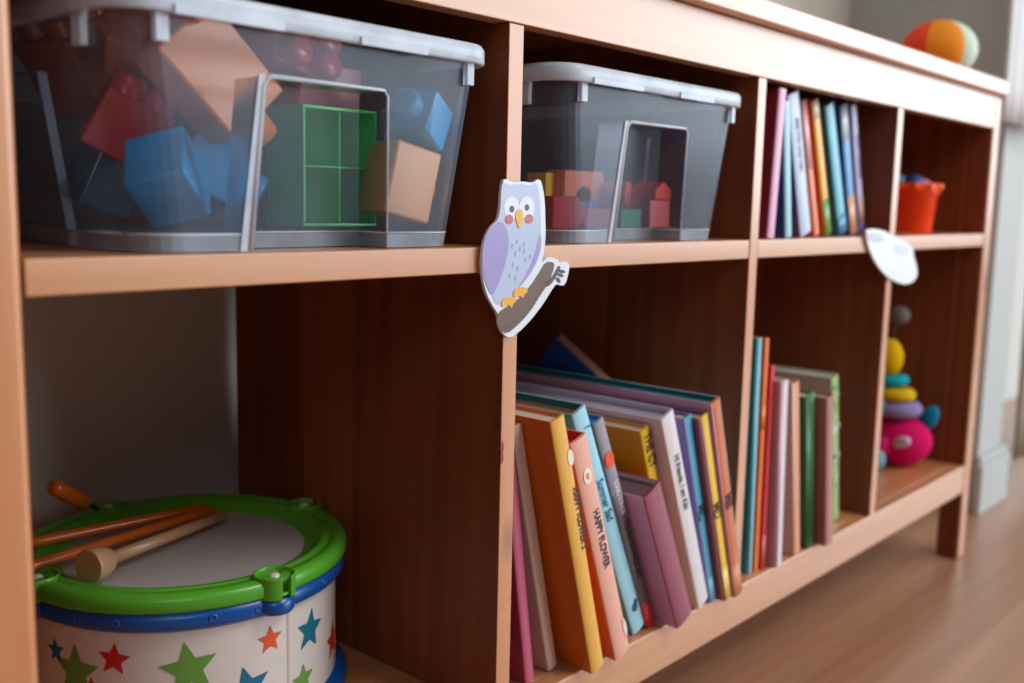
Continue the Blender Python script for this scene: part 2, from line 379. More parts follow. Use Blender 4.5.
# ------------------------------------------------------------------ small wooden blocks in the second box
def block(kind, color, loc, rz, label, size=(.03, .03, .03)):
    m = mat(color, rough=.5, name='painted_block'); bm = bmesh.new(); x, y, z = [v/2 for v in size]
    if kind == 'cube': box(bm, -x, x, -y, y, 0, 2*z)
    elif kind == 'cyl': lathe(bm, [(0, 0), (x, 0), (x, 2*z), (0, 2*z)], 28)
    elif kind == 'lying': lathe(bm, [(0, -y), (x, -y), (x, y), (0, y)], 28, (0, 0, x), Matrix.Rotation(R(90), 3, 'X'))
    elif kind == 'roof': prism_xz(bm, [(-x, 0), (x, 0), (x, 2*z*.55), (0, 2*z), (-x, 2*z*.55)], -y, y)
    elif kind == 'wedge': prism_xz(bm, [(-x, 0), (x, 0), (x*1.9, z), (x, 2*z), (-x, 2*z)], -y, y)
    elif kind == 'arch':
        pl = [(-x, 0), (-x*.45, 0)]+[(-x*.45*math.cos(R(a)), z*.95*math.sin(R(a))) for a in range(10, 180, 12)]+[(x*.45, 0), (x, 0), (x, 2*z), (-x, 2*z)]
        prism_xz(bm, pl, -y, y)
    o = link('wooden_block', bm, m, bevel=.0012); o.location = loc; o.rotation_euler = (0, 0, R(rz))
    return tag(o, label, 'toy block', 'small blocks in the box')
zb = .0138
block('wedge', (200, 22, 26), (.449, .056, zb), -20, 'red block with a pointed end lying nearest the owl cutout', (.030, .036, .034))
block('cube', (226, 178, 40), (.505, .125, zb+.0302), 15, 'yellow block standing up behind the red pointed one', (.024, .024, .03))
block('cube', (190, 130, 80), (.505, .125, zb), 8, 'plain wood block under the yellow one', (.032, .03, .03))
block('arch', (226, 110, 50), (.56, .118, zb+.0302), 6, 'orange arch bridge block left of the recess', (.085, .024, .034))
block('cube', (34, 96, 150), (.57, .122, zb), 3, 'blue block beneath the orange arch', (.07, .03, .03))
block('cube', (190, 60, 90), (.525, .068, zb), 2, 'pink block lying low behind the left foot of the box', (.055, .024, .022))
block('cube', (40, 150, 90), (.592, .072, zb), 0, 'green block low behind the box recess', (.04, .025, .022))
block('lying', (216, 50, 50), (.612, .108, zb+.022), 20, 'red rod block with its round end facing out', (.032, .05, .03))
block('cube', (196, 24, 30), (.652, .076, zb), 4, 'red square block right of the recess corner', (.048, .03, .033))
block('roof', (206, 40, 40), (.66, .08, zb+.0335), 12, 'red roof block on top of the red square one', (.05, .034, .022))
block('cube', (214, 70, 60), (.684, .135, zb), 18, 'light red block at the far right end', (.036, .04, .036))
block('cube', (160, 20, 30), (.64, .15, zb), -8, 'dark red block at the back of the pile', (.05, .034, .04))

# ------------------------------------------------------------------ books
def text_mesh(name, s, size, loc, rot, m, parent, shear=0, width=1):
    cu = bpy.data.curves.new(name, 'FONT'); cu.body = s; cu.size = size; cu.shear = shear; cu.extrude = .00015; cu.align_x = 'LEFT'; cu.align_y = 'CENTER'; cu.space_character = width
    t = bpy.data.objects.new(name, cu)
    cu.size = size*.68; cu.offset = size*.012; COL.objects.link(t)
    dg = bpy.context.evaluated_depsgraph_get(); me = bpy.data.meshes.new_from_object(t.evaluated_get(dg))
    bpy.data.objects.remove(t); me.materials.append(m)
    o = bpy.data.objects.new(name, me); COL.objects.link(o); o.parent = parent; o.location = loc; o.rotation_euler = rot; o.scale = (1, 1.4, 1)
    return o
INK = (34, 30, 38)
PAGE = (222, 206, 186)
def book(label, x, y, z, h, t, lean, d, spine, left=None, right=None, inner=None, page=PAGE, bands=(), strips=(), text=(), dots=(), group='', yaw_=0, rec=.004, rough=.4, name='book'):
    """root on the shelf at the corner the book stands on; spine faces -y"""
    left = left or spine; right = right or left; inner = inner or spine
    root = empty(name, (x, y, z), label, 'book', group, (0, R(lean), R(yaw_)))
    off = 0 if lean <= 0 else -t          # leaning left stands on its left corner, leaning right on its right one
    c = .0021
    ms = [mat(q, rough=rough, coat=.15, bscale=30, var=.04, name='book_cover') for q in (spine, left, right, inner)]
    bm = bmesh.new()
    def board(x0, x1, mo, mi_, outer_neg):
        v = box(bm, x0, x1, .0016, d, 0, h)
        fs = bm.faces[-6:]
        fs[5].material_index = mo if outer_neg else 3     # -x side
        fs[3].material_index = 3 if outer_neg else mo     # +x side
        for k in (0, 1, 2, 4): fs[k].material_index = mo
    bm.faces.ensure_lookup_table()
    box(bm, off, off+c, .0016, d, 0, h); bm.faces.ensure_lookup_table(); fs = bm.faces[-6:]
    for f_ in fs: f_.material_index = 1
    fs[3].material_index = 3
    box(bm, off+t-c, off+t, .0016, d, 0, h); bm.faces.ensure_lookup_table(); fs = bm.faces[-6:]
    for f_ in fs: f_.material_index = 2
    fs[5].material_index = 3
    # gently rounded spine
    n = 8; pr = [(off, .0016)]
    for i in range(n+1):
        u = i/n; pr.append((off+t*u, -.0022*min(1, t/.02)*math.sin(math.pi*u)**.6))
    pr += [(off+t, .0016), (off+t-c, .0026), (off+c, .0026)]
    lo = [bm.verts.new((a, b_, 0)) for a, b_ in pr]; hi = [bm.verts.new((a, b_, h)) for a, b_ in pr]
    bm.faces.new(lo[::-1]); bm.faces.new(hi)
    for i in range(len(pr)): bm.faces.new((lo[i], lo[(i+1) % len(pr)], hi[(i+1) % len(pr)], hi[i]))
    cov = link('cover', bm, ms, root, bevel=.0006)
    bm = bmesh.new(); box(bm, off+c, off+t-c, .0028, d-.004, rec, h-rec)
    link('pages', bm, mat(page, rough=.8, bscale=200, var=.12, name='paper'), root)
    sy = -.0022*min(1, t/.02)
    for z0, z1, col in bands:
        bm = bmesh.new(); lo, hi = [], []
        for i in range(n+1):
            u = i/n; yy = sy*math.sin(math.pi*u)**.6-.0002
            lo.append(bm.verts.new((off+t*u, yy, z0))); hi.append(bm.verts.new((off+t*u, yy, z1)))
        for i in range(n): bm.faces.new((lo[i], lo[i+1], hi[i+1], hi[i]))
        bb = link('spine_band', bm, mat(col, rough=rough, name='printed_band'), root, smooth=True)
        so = bb.modifiers.new('s', 'SOLIDIFY'); so.thickness = .0003
    for u0_, u1_, col in strips:       # board edges showing beside the spine
        bm = bmesh.new(); lo, hi = [], []
        for i in range(5):
            u = u0_+(u1_-u0_)*i/4; yy = sy*math.sin(math.pi*u)**.6-.00035 if 0 < u < 1 else -.00035
            lo.append(bm.verts.new((off+t*u, yy, 0))); hi.append(bm.verts.new((off+t*u, yy, h)))
        for i in range(4): bm.faces.new((lo[i], lo[i+1], hi[i+1], hi[i]))
        bb = link('board_edge', bm, mat(col, rough=rough, name='book_cover'), root, smooth=True)
        so = bb.modifiers.new('s', 'SOLIDIFY'); so.thickness = .0004
    for s_, size, ztop, col, u, shr in text:
        text_mesh('spine_title', s_, size, (off+t*u, sy-.0004, ztop), (R(90), R(90), 0), mat(col, rough=.6, name='ink'), root, shr)
    for u, zc, r1, r2, col in dots:
        bm = bmesh.new(); n_ = 28
        vs = [bm.verts.new((off+t*u+r1*math.cos(2*math.pi*k/n_), 0, zc+r2*math.sin(2*math.pi*k/n_))) for k in range(n_)]
        f_ = bm.faces.new(vs); ex = bmesh.ops.extrude_face_region(bm, geom=[f_])
        for v in ex['geom']:
            if isinstance(v, bmesh.types.BMVert): v.co.y += .0003
        o = link('spine_mark', bm, mat(col, rough=.5, name='ink'), root); o.location.y = sy-.0004-(.0003 if r1 < .003 else 0)
    return root
G1 = 'books under the owl cutout'
Z1 = MW+.0004
book('dark pink book leaning against the second upright, first of its row', 0.3767, 0.0207, Z1, 0.28, 0.0138, -9, .24, (196, 92, 124), (160, 52, 84), group=G1)
book('cream beige book between the dark pink and the thick orange one', 0.417, 0.0235, Z1, 0.286, 0.015, -13.8, .22, (226, 196, 180), (214, 180, 164), group=G1, rec=.003)
book('thick orange book with a yellow spine, lettered HAPPY FLOWER 2', 0.4442, -0.0144, Z1, 0.299, 0.022, -15.9, .23, (236, 178, 74), (212, 104, 22), (236, 140, 40), (232, 130, 40), (236, 226, 206), group=G1,
     text=(('HAPPY FLOWER 2', 0.0132, .219, (44, 44, 64), .83, 0),), dots=((.86, .252, .0045, .009, (244, 236, 220)),))
book('pink book with HAPPY FLOWER in dark letters down its spine', 0.4884, -0.0142, Z1, 0.276, 0.0265, -19.7, .22, (240, 176, 156), (226, 106, 54), (238, 150, 120), (200, 50, 24), (190, 44, 20), group=G1,
     text=(('HAPPY FLOWER', 0.0148, .190, (28, 48, 66), .56, 0),), dots=((.5, .232, .0062, .009, (250, 238, 226)), (.5, .232, .0026, .0038, (240, 140, 80)), (.88, .03, .003, .012, (250, 225, 215))), rec=.008)
book('tall pale blue book with blue handwriting on the spine, open-topped teal lining', 0.5578, 0.011, Z1, 0.309, 0.0232, -24.6, .30, (160, 216, 236), (70, 170, 190), (150, 210, 230), (20, 116, 138), (196, 160, 130), group=G1,
     text=(('Summer Sad', 0.0165, .220, (20, 100, 130), .5, .3), ('?', .016, .288, (50, 120, 150), .62, .2)), dots=((.55, .034, .005, .006, (20, 66, 92)), (.72, .040, .003, .0035, (20, 66, 92))), rec=.009)
book('grey book with an orange-red dot and a red foot on its spine', 0.5838, 0.0104, Z1, 0.291, 0.0178, -23.9, .26, (150, 148, 160), (120, 112, 128), (150, 150, 165), (40, 120, 190), (60, 130, 190), group=G1,
     bands=((0, .036, (206, 30, 34)), (.036, .195, (118, 112, 114))), text=(('THE BACKWARDS ART', .0122, .157, (24, 22, 26), .5, 0), ('SONG TONGS', .0105, .212, (232, 232, 236), .5, 0)), dots=((.5, .240, .0075, .0105, (240, 84, 46)),))
book('thick maroon book with a lilac cover, shortest near the middle of its row', 0.6095, -0.0165, Z1, 0.196, 0.0345, -25, .15, (146, 62, 86), (200, 150, 190), (146, 62, 86), (214, 196, 210), (120, 90, 96), group=G1, rec=.006)
book('small golden yellow book with THE CY on the visible top of its spine', 0.6483, 0.014, Z1, 0.258, 0.018, -20.1, .20, (244, 196, 24), (226, 146, 16), (226, 160, 20), (230, 160, 24), (220, 214, 200), group=G1,
     text=(('THE CY', .0195, .252, (34, 28, 26), .55, 0),))
book('wide white book with a handwritten black greeting down its spine', 0.6772, -0.002, Z1, 0.276, 0.0272, -21.5, .33, (228, 222, 228), (222, 206, 218), (216, 208, 226), (196, 190, 214), (190, 184, 204), strips=((0, .14, (230, 200, 194)),), group=G1,
     text=(('Hi friends, I am Kiki', .0142, .222, (50, 44, 52), .52, .25),), rec=.007)
G2 = 'matching numbered books'
book('bright blue book with a purple cover and the letters MC', 0.7063, -0.002, Z1, 0.263, 0.0172, -18, .24, (70, 178, 206), (148, 128, 196), (148, 128, 196), (120, 96, 176), strips=((0, .16, (150, 130, 204)),), group=G1, bands=((0, .034, (120, 200, 222)),), text=(('MC', .022, .142, (20, 60, 80), .5, 0),))
book('yellow-spined book with a plum cover and the letters MD', 0.7248, -0.012, Z1, 0.262, 0.019, -18, 0.3, (240, 200, 20), (150, 66, 104), (190, 150, 190), (120, 60, 80), strips=((0, .2, (166, 80, 124)), (.93, 1, (212, 180, 212))), group=G1, bands=((0, .045, (246, 214, 90)),), text=(('MD', .022, .142, (90, 66, 20), .5, 0),))
book('orange-brown book with a pale blue back cover and the letters MB', 0.7452, -0.016, Z1, 0.279, 0.0212, -17.5, .36, (214, 108, 56), (206, 160, 180), (176, 214, 226), (24, 118, 124), (70, 140, 160), strips=((0, .08, (212, 170, 198)), (.9, 1, (180, 218, 230))), group=G1, bands=((0, .045, (226, 138, 88)),), text=(('MB', .023, .150, (60, 30, 26), .5, 0),), rec=.006)
# the dark blue book lying tilted on top of the row, further back
sb_ = book('dark blue book standing on its corner, wedged behind the tallest leaning book', .7400, .234, -.347, .16, .017, -14, .14, (30, 84, 156), (26, 78, 150), (196, 140, 110), (206, 156, 124), (206, 160, 130), group=G1, rec=.001)
sb_.rotation_euler = (R(37), R(-14), 0)

G3 = 'books in the third lower compartment'
book('pale blue tall book at the left end, touching the third upright', .8335, .0150, Z1, 0.327, .0135, -1.2, .22, (150, 208, 222), (40, 160, 176), strips=((0, .36, (36, 160, 178)),), group=G3)
book('tall orange book between the pale blue and the red one', 0.849, .0123, Z1, .326, 0.0115, -0.8, .2, (236, 112, 34), (230, 100, 30), group=G3, bands=((.2, .235, (240, 130, 60)),))
book('narrow bright red book right of the tall orange one', 0.8625, .0092, Z1, .288, 0.0112, -0.7, .19, (206, 26, 44), group=G3, bands=((0, .05, (214, 84, 90)),))
book('white book with a dusty pink cover, right of the narrow red one', 0.8838, -.0002, Z1, .266, .0220, -2.6, .2, (226, 220, 232), (206, 150, 160), strips=((0, .28, (210, 160, 172)),), group=G3)
book('salmon orange book between the white and the dark green one', 0.9474, 0.0027, Z1, 0.26, 0.022, -8, .19, (232, 152, 112), (214, 180, 160), strips=((0, .16, (226, 206, 190)),), group=G3)
book('dark green book right of the salmon orange one', 0.9879, 0.0043, Z1, 0.234, .030, -7, .18, (54, 116, 60), (30, 92, 44), strips=((0, .5, (34, 100, 50)),), group=G3, bands=((.0, .237, (58, 122, 64)),))
book('dull mauve-brown book at the right end, its cover showing', 1.0215, -0.0127, Z1, 0.231, 0.024, -7.2, .19, (176, 112, 106), (164, 98, 94), group=G3)
book('wide picture book with a green and white speckled spine, furthest right', 1.1434, 0.0318, Z1, .243, .0255, -9.2, .28, (150, 190, 110), (176, 190, 170), (200, 210, 196), (190, 200, 190), (214, 214, 206), group=G3,
     dots=[(random.uniform(.15, .85), random.uniform(.06, .235), random.uniform(.002, .004), random.uniform(.003, .007), random.choice([(232, 240, 232), (206, 226, 190), (120, 170, 90), (236, 240, 240)])) for _ in range(26)])
G4 = 'books in the third upper compartment'
Z0 = .0004
book('pink-spined book with a maroon cover leaning right, first on the upper shelf', 0.845, .008, Z0, .193, 0.0195, 3.3, .17, (222, 160, 196), (150, 44, 62), group=G4)
book('pale blue thin-spined book with a dark blue cover, second on the upper shelf', 0.881, .010, Z0, .180, 0.018, -9, .16, (150, 204, 222), (30, 92, 150), group=G4)
book('broad pale lavender-blue book with faint violet lettering', .9467, .02, Z0, .199, .0330, -18.8, .17, (184, 200, 226), (104, 84, 130), (180, 190, 220), (190, 200, 220), group=G4, text=(('SEES FOX AND FISH', .0125, .165, (150, 126, 180), .5, 0),))
book('thin coral orange book between the lavender-blue and the yellow one', 1.0110, .03, Z0, .198, .0160, -20, .16, (236, 128, 80), (226, 96, 50), group=G4, bands=((.1, .198, (236, 176, 176)),))
book('yellow-spined book with a brown-orange cover and a green foot', 1.0480, .03, Z0, .202, .0205, -20.9, .17, (240, 176, 40), (214, 98, 22), group=G4, bands=((0, .055, (120, 170, 80)), (.175, .202, (240, 226, 196))))
book('teal blue book right of the green-footed yellow one', 1.0953, .03, Z0, .200, .0280, -22, .17, (84, 176, 200), (30, 116, 136), group=G4, bands=((0, .03, (70, 150, 190)),))
book('dark blue book with a white spine top and a peach foot', 1.1480, .035, Z0, .203, .0245, -19.6, .17, (86, 150, 210), (14, 70, 140), group=G4, bands=((0, .062, (232, 176, 140)), (.150, .203, (214, 228, 240))))
book('pale lilac book patterned with purple marks, last on the upper shelf', 1.1965, .04, Z0, .207, .0185, -18.6, .16, (206, 206, 232), (150, 160, 210), group=G4, text=(('SUNNY UNICORNS', .0115, .16, (70, 64, 150), .5, .1),), bands=((0, .02, (110, 96, 170)), (.02, .058, (226, 180, 166))))

# ------------------------------------------------------------------ cutouts on the uprights
def cutout_shape(name, pts, y, th, col, parent, origin, rough=.45):
    bm = bmesh.new(); prism_xz(bm, [(p.x-origin.x, p.z-origin.z) for p in pts], y-th-origin.y, y-origin.y)
    return link(name, bm, mat(col, rough=rough, coat=.2, name='printed_card'), parent)
def smooth_poly(pts, it=2):
    for _ in range(it):
        n = len(pts); q = []
        for i in range(n):
            a, b = pts[i], pts[(i+1) % n]
            q += [(a[0]*.75+b[0]*.25, a[1]*.75+b[1]*.25), (a[0]*.25+b[0]*.75, a[1]*.25+b[1]*.75)]
        pts = q
    return pts
def ell(cx, cy, rx, ry, n=28): return [(cx+rx*math.cos(2*math.pi*i/n), cy+ry*math.sin(2*math.pi*i/n)) for i in range(n)]
OY = -.0012
org = ypoint(512, 262, OY)
owl = empty('owl_cutout', org, 'lilac owl on a brown branch, flat cutout fixed to the second upright', 'decoration')
def owl_pts(pts, y): return [ypoint(470+a/3.793, 170+b/3.793, y) for a, b in pts]
def owl_part(name, pts, layer, col, sm=0, th=.00016):
    y = OY-.0032-.00016*layer
    return cutout_shape(name, owl_pts(smooth_poly(pts, sm) if sm else pts, y), y, th, col, owl, org)
outline = [(120, 30), (150, 48), (190, 42), (230, 50), (255, 30), (268, 70), (275, 130), (276, 190), (278, 240), (273, 300), (263, 345), (266, 352), (285, 328), (325, 338), (330, 352), (344, 344), (368, 352), (366, 385), (352, 435), (335, 438), (318, 430), (298, 458), (270, 505), (220, 570), (175, 615), (145, 636), (118, 625), (100, 590), (97, 545), (80, 520), (55, 475), (38, 410), (34, 340), (45, 265), (70, 215), (95, 195), (105, 150), (108, 100), (112, 60)]
cutout_shape('backing_board', owl_pts(smooth_poly(outline, 1), OY), OY, .0032, (226, 234, 244), owl, org)
owl_part('owl_body', [(122, 44), (150, 58), (190, 51), (230, 60), (252, 46), (262, 80), (267, 140), (270, 235), (262, 300), (235, 355), (195, 430), (165, 470), (130, 505), (98, 512), (85, 478), (52, 400), (44, 330), (54, 255), (82, 208), (106, 190), (116, 140), (117, 90)], 1, (184, 198, 228), 1)
owl_part('wing', [(105, 193), (130, 203), (147, 245), (145, 310), (125, 390), (100, 450), (86, 480), (66, 450), (50, 400), (46, 330), (55, 260), (75, 215)], 2, (160, 150, 206), 2)
owl_part('wing', [(268, 240), (271, 290), (256, 345), (225, 400), (190, 442), (183, 445), (222, 380), (248, 310), (262, 250)], 2, (162, 150, 208), 1)
for cx in (158, 215): owl_part('eye_patch', ell(cx, 143, 29, 43), 2 if cx == 158 else 3, (228, 233, 246))
for cx, cy in ((159, 148), (216, 142)): owl_part('pupil', ell(cx, cy, 8.5, 12.5), 4, (42, 50, 66))
for cx, cy in ((149, 187), (224, 185)): owl_part('cheek', ell(cx, cy, 15, 18), 4, (196, 92, 100))
owl_part('beak', [(172, 165), (180, 150), (193, 148), (203, 162), (203, 182), (188, 232), (174, 188)], 5, (240, 178, 36), 1)
owl_part('branch', [(104, 548), (120, 530), (175, 500), (230, 440), (265, 385), (288, 347), (319, 350), (320, 370), (298, 428), (270, 470), (230, 535), (180, 590), (140, 622), (115, 608), (103, 580)], 2, (104, 80, 66), 1)
owl_part('twig', [(336, 362), (345, 368), (328, 405), (305, 436), (286, 445), (292, 425), (312, 405), (325, 385)], 3, (84, 62, 50), 1)
for cx, cy, a in ((350, 384, .3), (344, 398, .5), (336, 417, 1.0)):
    owl_part('leaf', [(cx+x*math.cos(a)-y*math.sin(a), cy+x*math.sin(a)+y*math.cos(a)) for x, y in ell(0, 0, 12, 5.5, 16)], 4, (34, 72, 62))
owl_part('foot', [(118, 516), (122, 493), (142, 481), (166, 480), (177, 491), (170, 503), (163, 506), (159, 527), (151, 514), (140, 510), (130, 520)], 4, (242, 178, 40), 1)
owl_part('foot', [(163, 472), (170, 452), (195, 443), (217, 447), (219, 462), (206, 472), (200, 490), (191, 477), (178, 480), (168, 482)], 5, (242, 178, 40), 1)
dash = [(178, 272), (205, 282), (172, 318), (210, 340), (162, 360), (190, 300), (228, 330), (180, 375), (150, 400), (172, 410), (205, 308), (160, 290)]
for cx, cy in dash: owl_part('feather_mark', [(cx-1.5, cy-9), (cx+3, cy-9), (cx+.5, cy+10), (cx-3, cy+9)], 2, (150, 146, 204))
for i in range(16):
    u = i/15; cx = 135+u*155+random.uniform(-3, 3); cy = 606-u*185+22*math.sin(u*3.1)+random.uniform(-4, 4)
    owl_part('bark_mark', [(cx-4, cy-1), (cx+4, cy-4), (cx+5, cy-2), (cx-3, cy+2)], 3, (44, 34, 34))

org2 = ypoint(890, 258, OY)
bird = empty('bird_cutout', org2, 'white rounded cutout shape fixed to the fourth upright, out of focus', 'decoration')
def bp(pts, y): return [ypoint(740+a/2.732, 60+b/2.732, y) for a, b in pts]
cutout_shape('backing_board', bp(smooth_poly([(338, 466), (352, 460), (388, 465), (412, 480), (436, 490), (456, 500), (468, 515), (470, 540), (478, 562), (480, 590), (466, 608), (445, 614), (412, 602), (384, 580), (360, 545), (344, 505)], 2), OY), OY, .0032, (238, 244, 248), bird, org2)
cutout_shape('face_print', bp(smooth_poly([(345, 472), (380, 474), (398, 490), (380, 500), (352, 494)], 2), OY-.0033), OY-.0033, .0005, (196, 208, 222), bird, org2)
cutout_shape('wing_print', bp(smooth_poly([(420, 500), (452, 503), (461, 515), (455, 534), (436, 536), (424, 520)], 2), OY-.0033), OY-.0033, .0005, (222, 228, 236), bird, org2)

# ------------------------------------------------------------------ drum
DC = Vector((.135, .2695, MW+.0006)); DR = .1545
drum = empty('toy_drum', DC, 'toy drum with a green rim, blue hoops and stars on its white body', 'drum')
dw = mat((222, 214, 208), rough=.35, coat=.2, name='drum_shell'); dg_ = mat((86, 172, 44), rough=.32, coat=.2, name='drum_green'); db = mat((0, 78, 158), rough=.32, coat=.2, name='drum_blue')
HT_ = .1412         # height of the underside of the green rim
bm = bmesh.new(); lathe(bm, [(DR-.006, .012), (DR-.006, HT_-.008)], 128); link('shell', bm, dw, drum, smooth=True)
bm = bmesh.new(); lathe(bm, [(DR-.012, 0), (DR+.003, 0), (DR+.005, .004), (DR+.005, .013), (DR+.001, .018), (DR-.005, .021), (DR-.012, .021)], 128, closed=True); link('bottom_hoop', bm, db, drum, smooth=True)
bm = bmesh.new(); lathe(bm, [(DR-.010, HT_-.020), (DR-.0055, HT_-.020), (DR+.001, HT_-.016), (DR+.003, HT_-.013), (DR+.003, HT_), (DR-.010, HT_)], 128, closed=True)
for k in range(24):
    a = 2*math.pi*(k+.5)/24; M = Matrix.Rotation(a, 3, 'Z')@Matrix.Rotation(R(90), 3, 'Y'); c = (math.cos(a)*(DR+.0026), math.sin(a)*(DR+.0026), HT_-.008)
    if k % 3: lathe(bm, [(.0042, 0), (.004, .0008), (.0024, .001), (.002, .0001), (0, .0001)], 14, c, M)
link('top_hoop', bm, db, drum, smooth=True)
bm = bmesh.new(); lathe(bm, [(DR-.038, HT_+.001), (DR+.003, HT_+.0003), (DR+.0055, HT_+.003), (DR+.0055, HT_+.011), (DR+.003, HT_+.0155), (DR-.003, HT_+.017), (DR-.008, HT_+.0165), (DR-.0105, HT_+.0135), (DR-.013, HT_+.0135), (DR-.0155, HT_+.016), (DR-.020, HT_+.016), (DR-.0225, HT_+.012), (DR-.034, HT_+.0085), (DR-.038, HT_+.005)], 128, closed=True)
link('rim', bm, dg_, drum, smooth=True)
bm = bmesh.new(); lathe(bm, [(0, HT_+.0058), (DR-.0375, HT_+.0058), (DR-.0375, HT_+.0045), (0, HT_+.0045)], 96); link('drum_skin', bm, mat((184, 180, 178), rough=.45, name='drum_skin'), drum)
for k, a in enumerate((-90, 2, 92, 182)):
    a = R(a); c = Vector((math.cos(a)*(DR-.004), math.sin(a)*(DR-.004), 0))
    bm = bmesh.new()      # open clip ring
    n = 30
    prof = [(.0155, HT_-.001), (.0190, HT_-.001), (.0192, HT_+.0175), (.0188, HT_+.0195), (.0168, HT_+.0190), (.0150, HT_+.012)]
    rings = []
    for i in range(n+1):
        b = a+R(18)+R(330)*i/n - R(0)
        rings.append([bm.verts.new((c.x+rr*math.cos(b), c.y+rr*math.sin(b), z)) for rr, z in prof])
    for A, B in zip(rings, rings[1:]):
        for j in range(len(prof)): bm.faces.new((A[j], A[(j+1) % len(prof)], B[(j+1) % len(prof)], B[j]))
    bm.faces.new(rings[0]); bm.faces.new(rings[-1][::-1])
    lathe(bm, [(0, HT_+.004), (.0158, HT_+.004), (.0158, HT_+.001), (0, HT_+.001)], 20, c)
    link('clip', bm, dg_, drum, smooth=False, bevel=.0008)
    bm = bmesh.new(); lathe(bm, [(0, HT_+.0190), (.0040, HT_+.0182), (.0062, HT_+.0150), (.0064, HT_+.012), (.0055, HT_+.004)], 20, c); link('bolt_head', bm, dw, drum, smooth=True)
    bm = bmesh.new(); lathe(bm, [(0, HT_-.0165), (.016, HT_-.0160), (.0182, HT_-.013), (.0182, HT_-.0012), (0, HT_-.0012)], 24, c); link('clip_base', bm, db, drum, smooth=True)
# vertical joint strip of the printed shell
a0 = R(-83)
bm = bmesh.new()
lo = []; hi = []
for i in range(5):
    a = a0+R(-1.3+2.6*i/4); rr = DR-.006+(.0016 if 0 < i < 4 else 0)
    lo.append(bm.verts.new((rr*math.cos(a), rr*math.sin(a), .02))); hi.append(bm.verts.new((rr*math.cos(a), rr*math.sin(a), HT_-.019)))
for i in range(4): bm.faces.new((lo[i], lo[i+1], hi[i+1], hi[i]))
link('joint_strip', bm, dw, drum, smooth=True)
def drum_star(ang, z, r, col, rot=0, squash=1):
    """printed star wrapped on the shell; ang in degrees round the drum, z height"""
    bm = bmesh.new(); pts = []
    for i in range(10):
        rr = r if i % 2 == 0 else r*.45
        b = R(90+rot+36*i); pts.append((rr*math.cos(b), rr*math.sin(b)))
    RS = DR-.0055
    def w(u, v): a = R(ang)+u/RS; return bm.verts.new((RS*math.cos(a), RS*math.sin(a), z+v))
    sub = 4; c = w(0, 0); edge = []
    for i in range(10):
        p, q = pts[i], pts[(i+1) % 10]
        for k in range(sub): t_ = k/sub; edge.append((p[0]*(1-t_)+q[0]*t_, p[1]*(1-t_)+q[1]*t_))
    rings = [[w(u*f, v*f) for u, v in edge] for f in (.2, .4, .6, .8, 1)]
    n = len(edge)
    for i in range(n):
        bm.faces.new((c, rings[0][i], rings[0][(i+1) % n]))
        for A, B in zip(rings, rings[1:]): bm.faces.new((A[i], B[i], B[(i+1) % n], A[(i+1) % n]))
    return link('printed_star', bm, mat(col, rough=.4, name='star_print'), drum)
TE, RE, GN, OG = (20, 112, 140), (200, 34, 40), (104, 158, 66), (226, 88, 36)
STARS = [(56, 651, 13, TE, 5), (114, 660, 18, RE, -5), (189, 670, 30, GN, 8), (270, 640, 15, OG, 0), (248, 690, 26, TE, 12), (310, 630, 22, TE, -8), (332, 640, 20, RE, 0), (303, 680, 17, GN, 0), (92, 696, 20, RE, 0)]
for px, py, pr_, col, rot in STARS:
    # where the sight line meets the shell cylinder
    d = fw + (px-512)/F_PX*rt - (py-341.5)/F_PX*up
    ox, oy = CAM.x-DC.x, CAM.y-DC.y; RS = DR-.006
    A = d.x*d.x+d.y*d.y; B = ox*d.x+oy*d.y; Cc = ox*ox+oy*oy-RS*RS; disc = B*B-A*Cc
    if disc < 0: continue
    t_ = (-B-math.sqrt(disc))/A; q = CAM+d*t_
    drum_star(math.degrees(math.atan2(q.y-DC.y, q.x-DC.x)), q.z-MW, pr_*t_/F_PX, col, rot)
drum_star(120, .07, .03, TE); drum_star(80, .05, .025, RE); drum_star(40, .08, .03, GN); drum_star(160, .06, .028, OG); drum_star(200, .08, .026, GN)

# ------------------------------------------------------------------ sticks on the drum
TZ = MW+HT_
ora = mat((216, 104, 26), rough=.3, coat=.4, name='orange_lacquer')
def zpoint(px, py, z):
    d = fw + (px-512)/F_PX*rt - (py-341.5)/F_PX*up
    return CAM + d*((z-CAM.z)/d.z)
def stick(a, b, z0, r0_, r1_, label, m, name='drumstick'):
    A, B = Vector(a), Vector(b)
    d = (B-A).normalized(); n = 10
    bm = bmesh.new(); pts = [A-A+(B-A)*i/n for i in range(n+1)]; rs = [r0_+(r1_-r0_)*i/n for i in range(n+1)]
    pts = [pts[0]-d*.002]+pts+[pts[-1]+d*.002]; rs = [rs[0]*.6]+rs+[rs[-1]*.6]
    tube(bm, pts, rs, 16); o = link(name, bm, m, smooth=True); o.location = A
    return tag(o, label, 'drumstick')
za = TZ+.0165+.0066
a = zpoint(20, 545, za); b = zpoint(206, 507, TZ+.0185); stick(a, b, 0, .0055, .0045, 'orange drumstick furthest back of the two lying on the green rim', ora)
a = zpoint(20, 570, za); b = zpoint(212, 510, TZ+.0185); stick(a, b, 0, .0052, .0045, 'orange drumstick in front, between its twin and the wooden mallet', ora)
natural = wood('beech', (206, 160, 118), (176, 128, 88), 'x', seed=9, rough=.5, stave=.5)
mb = zpoint(96, 564, TZ+.0262); me_ = zpoint(224, 515, TZ+.0185)
mallet = empty('drum_mallet', mb, 'plain wooden mallet with a wide round head resting on the drum skin', 'mallet')
dv = (me_-mb); L_ = dv.length; q = dv.to_track_quat('X', 'Z'); mallet.rotation_euler = q.to_euler()
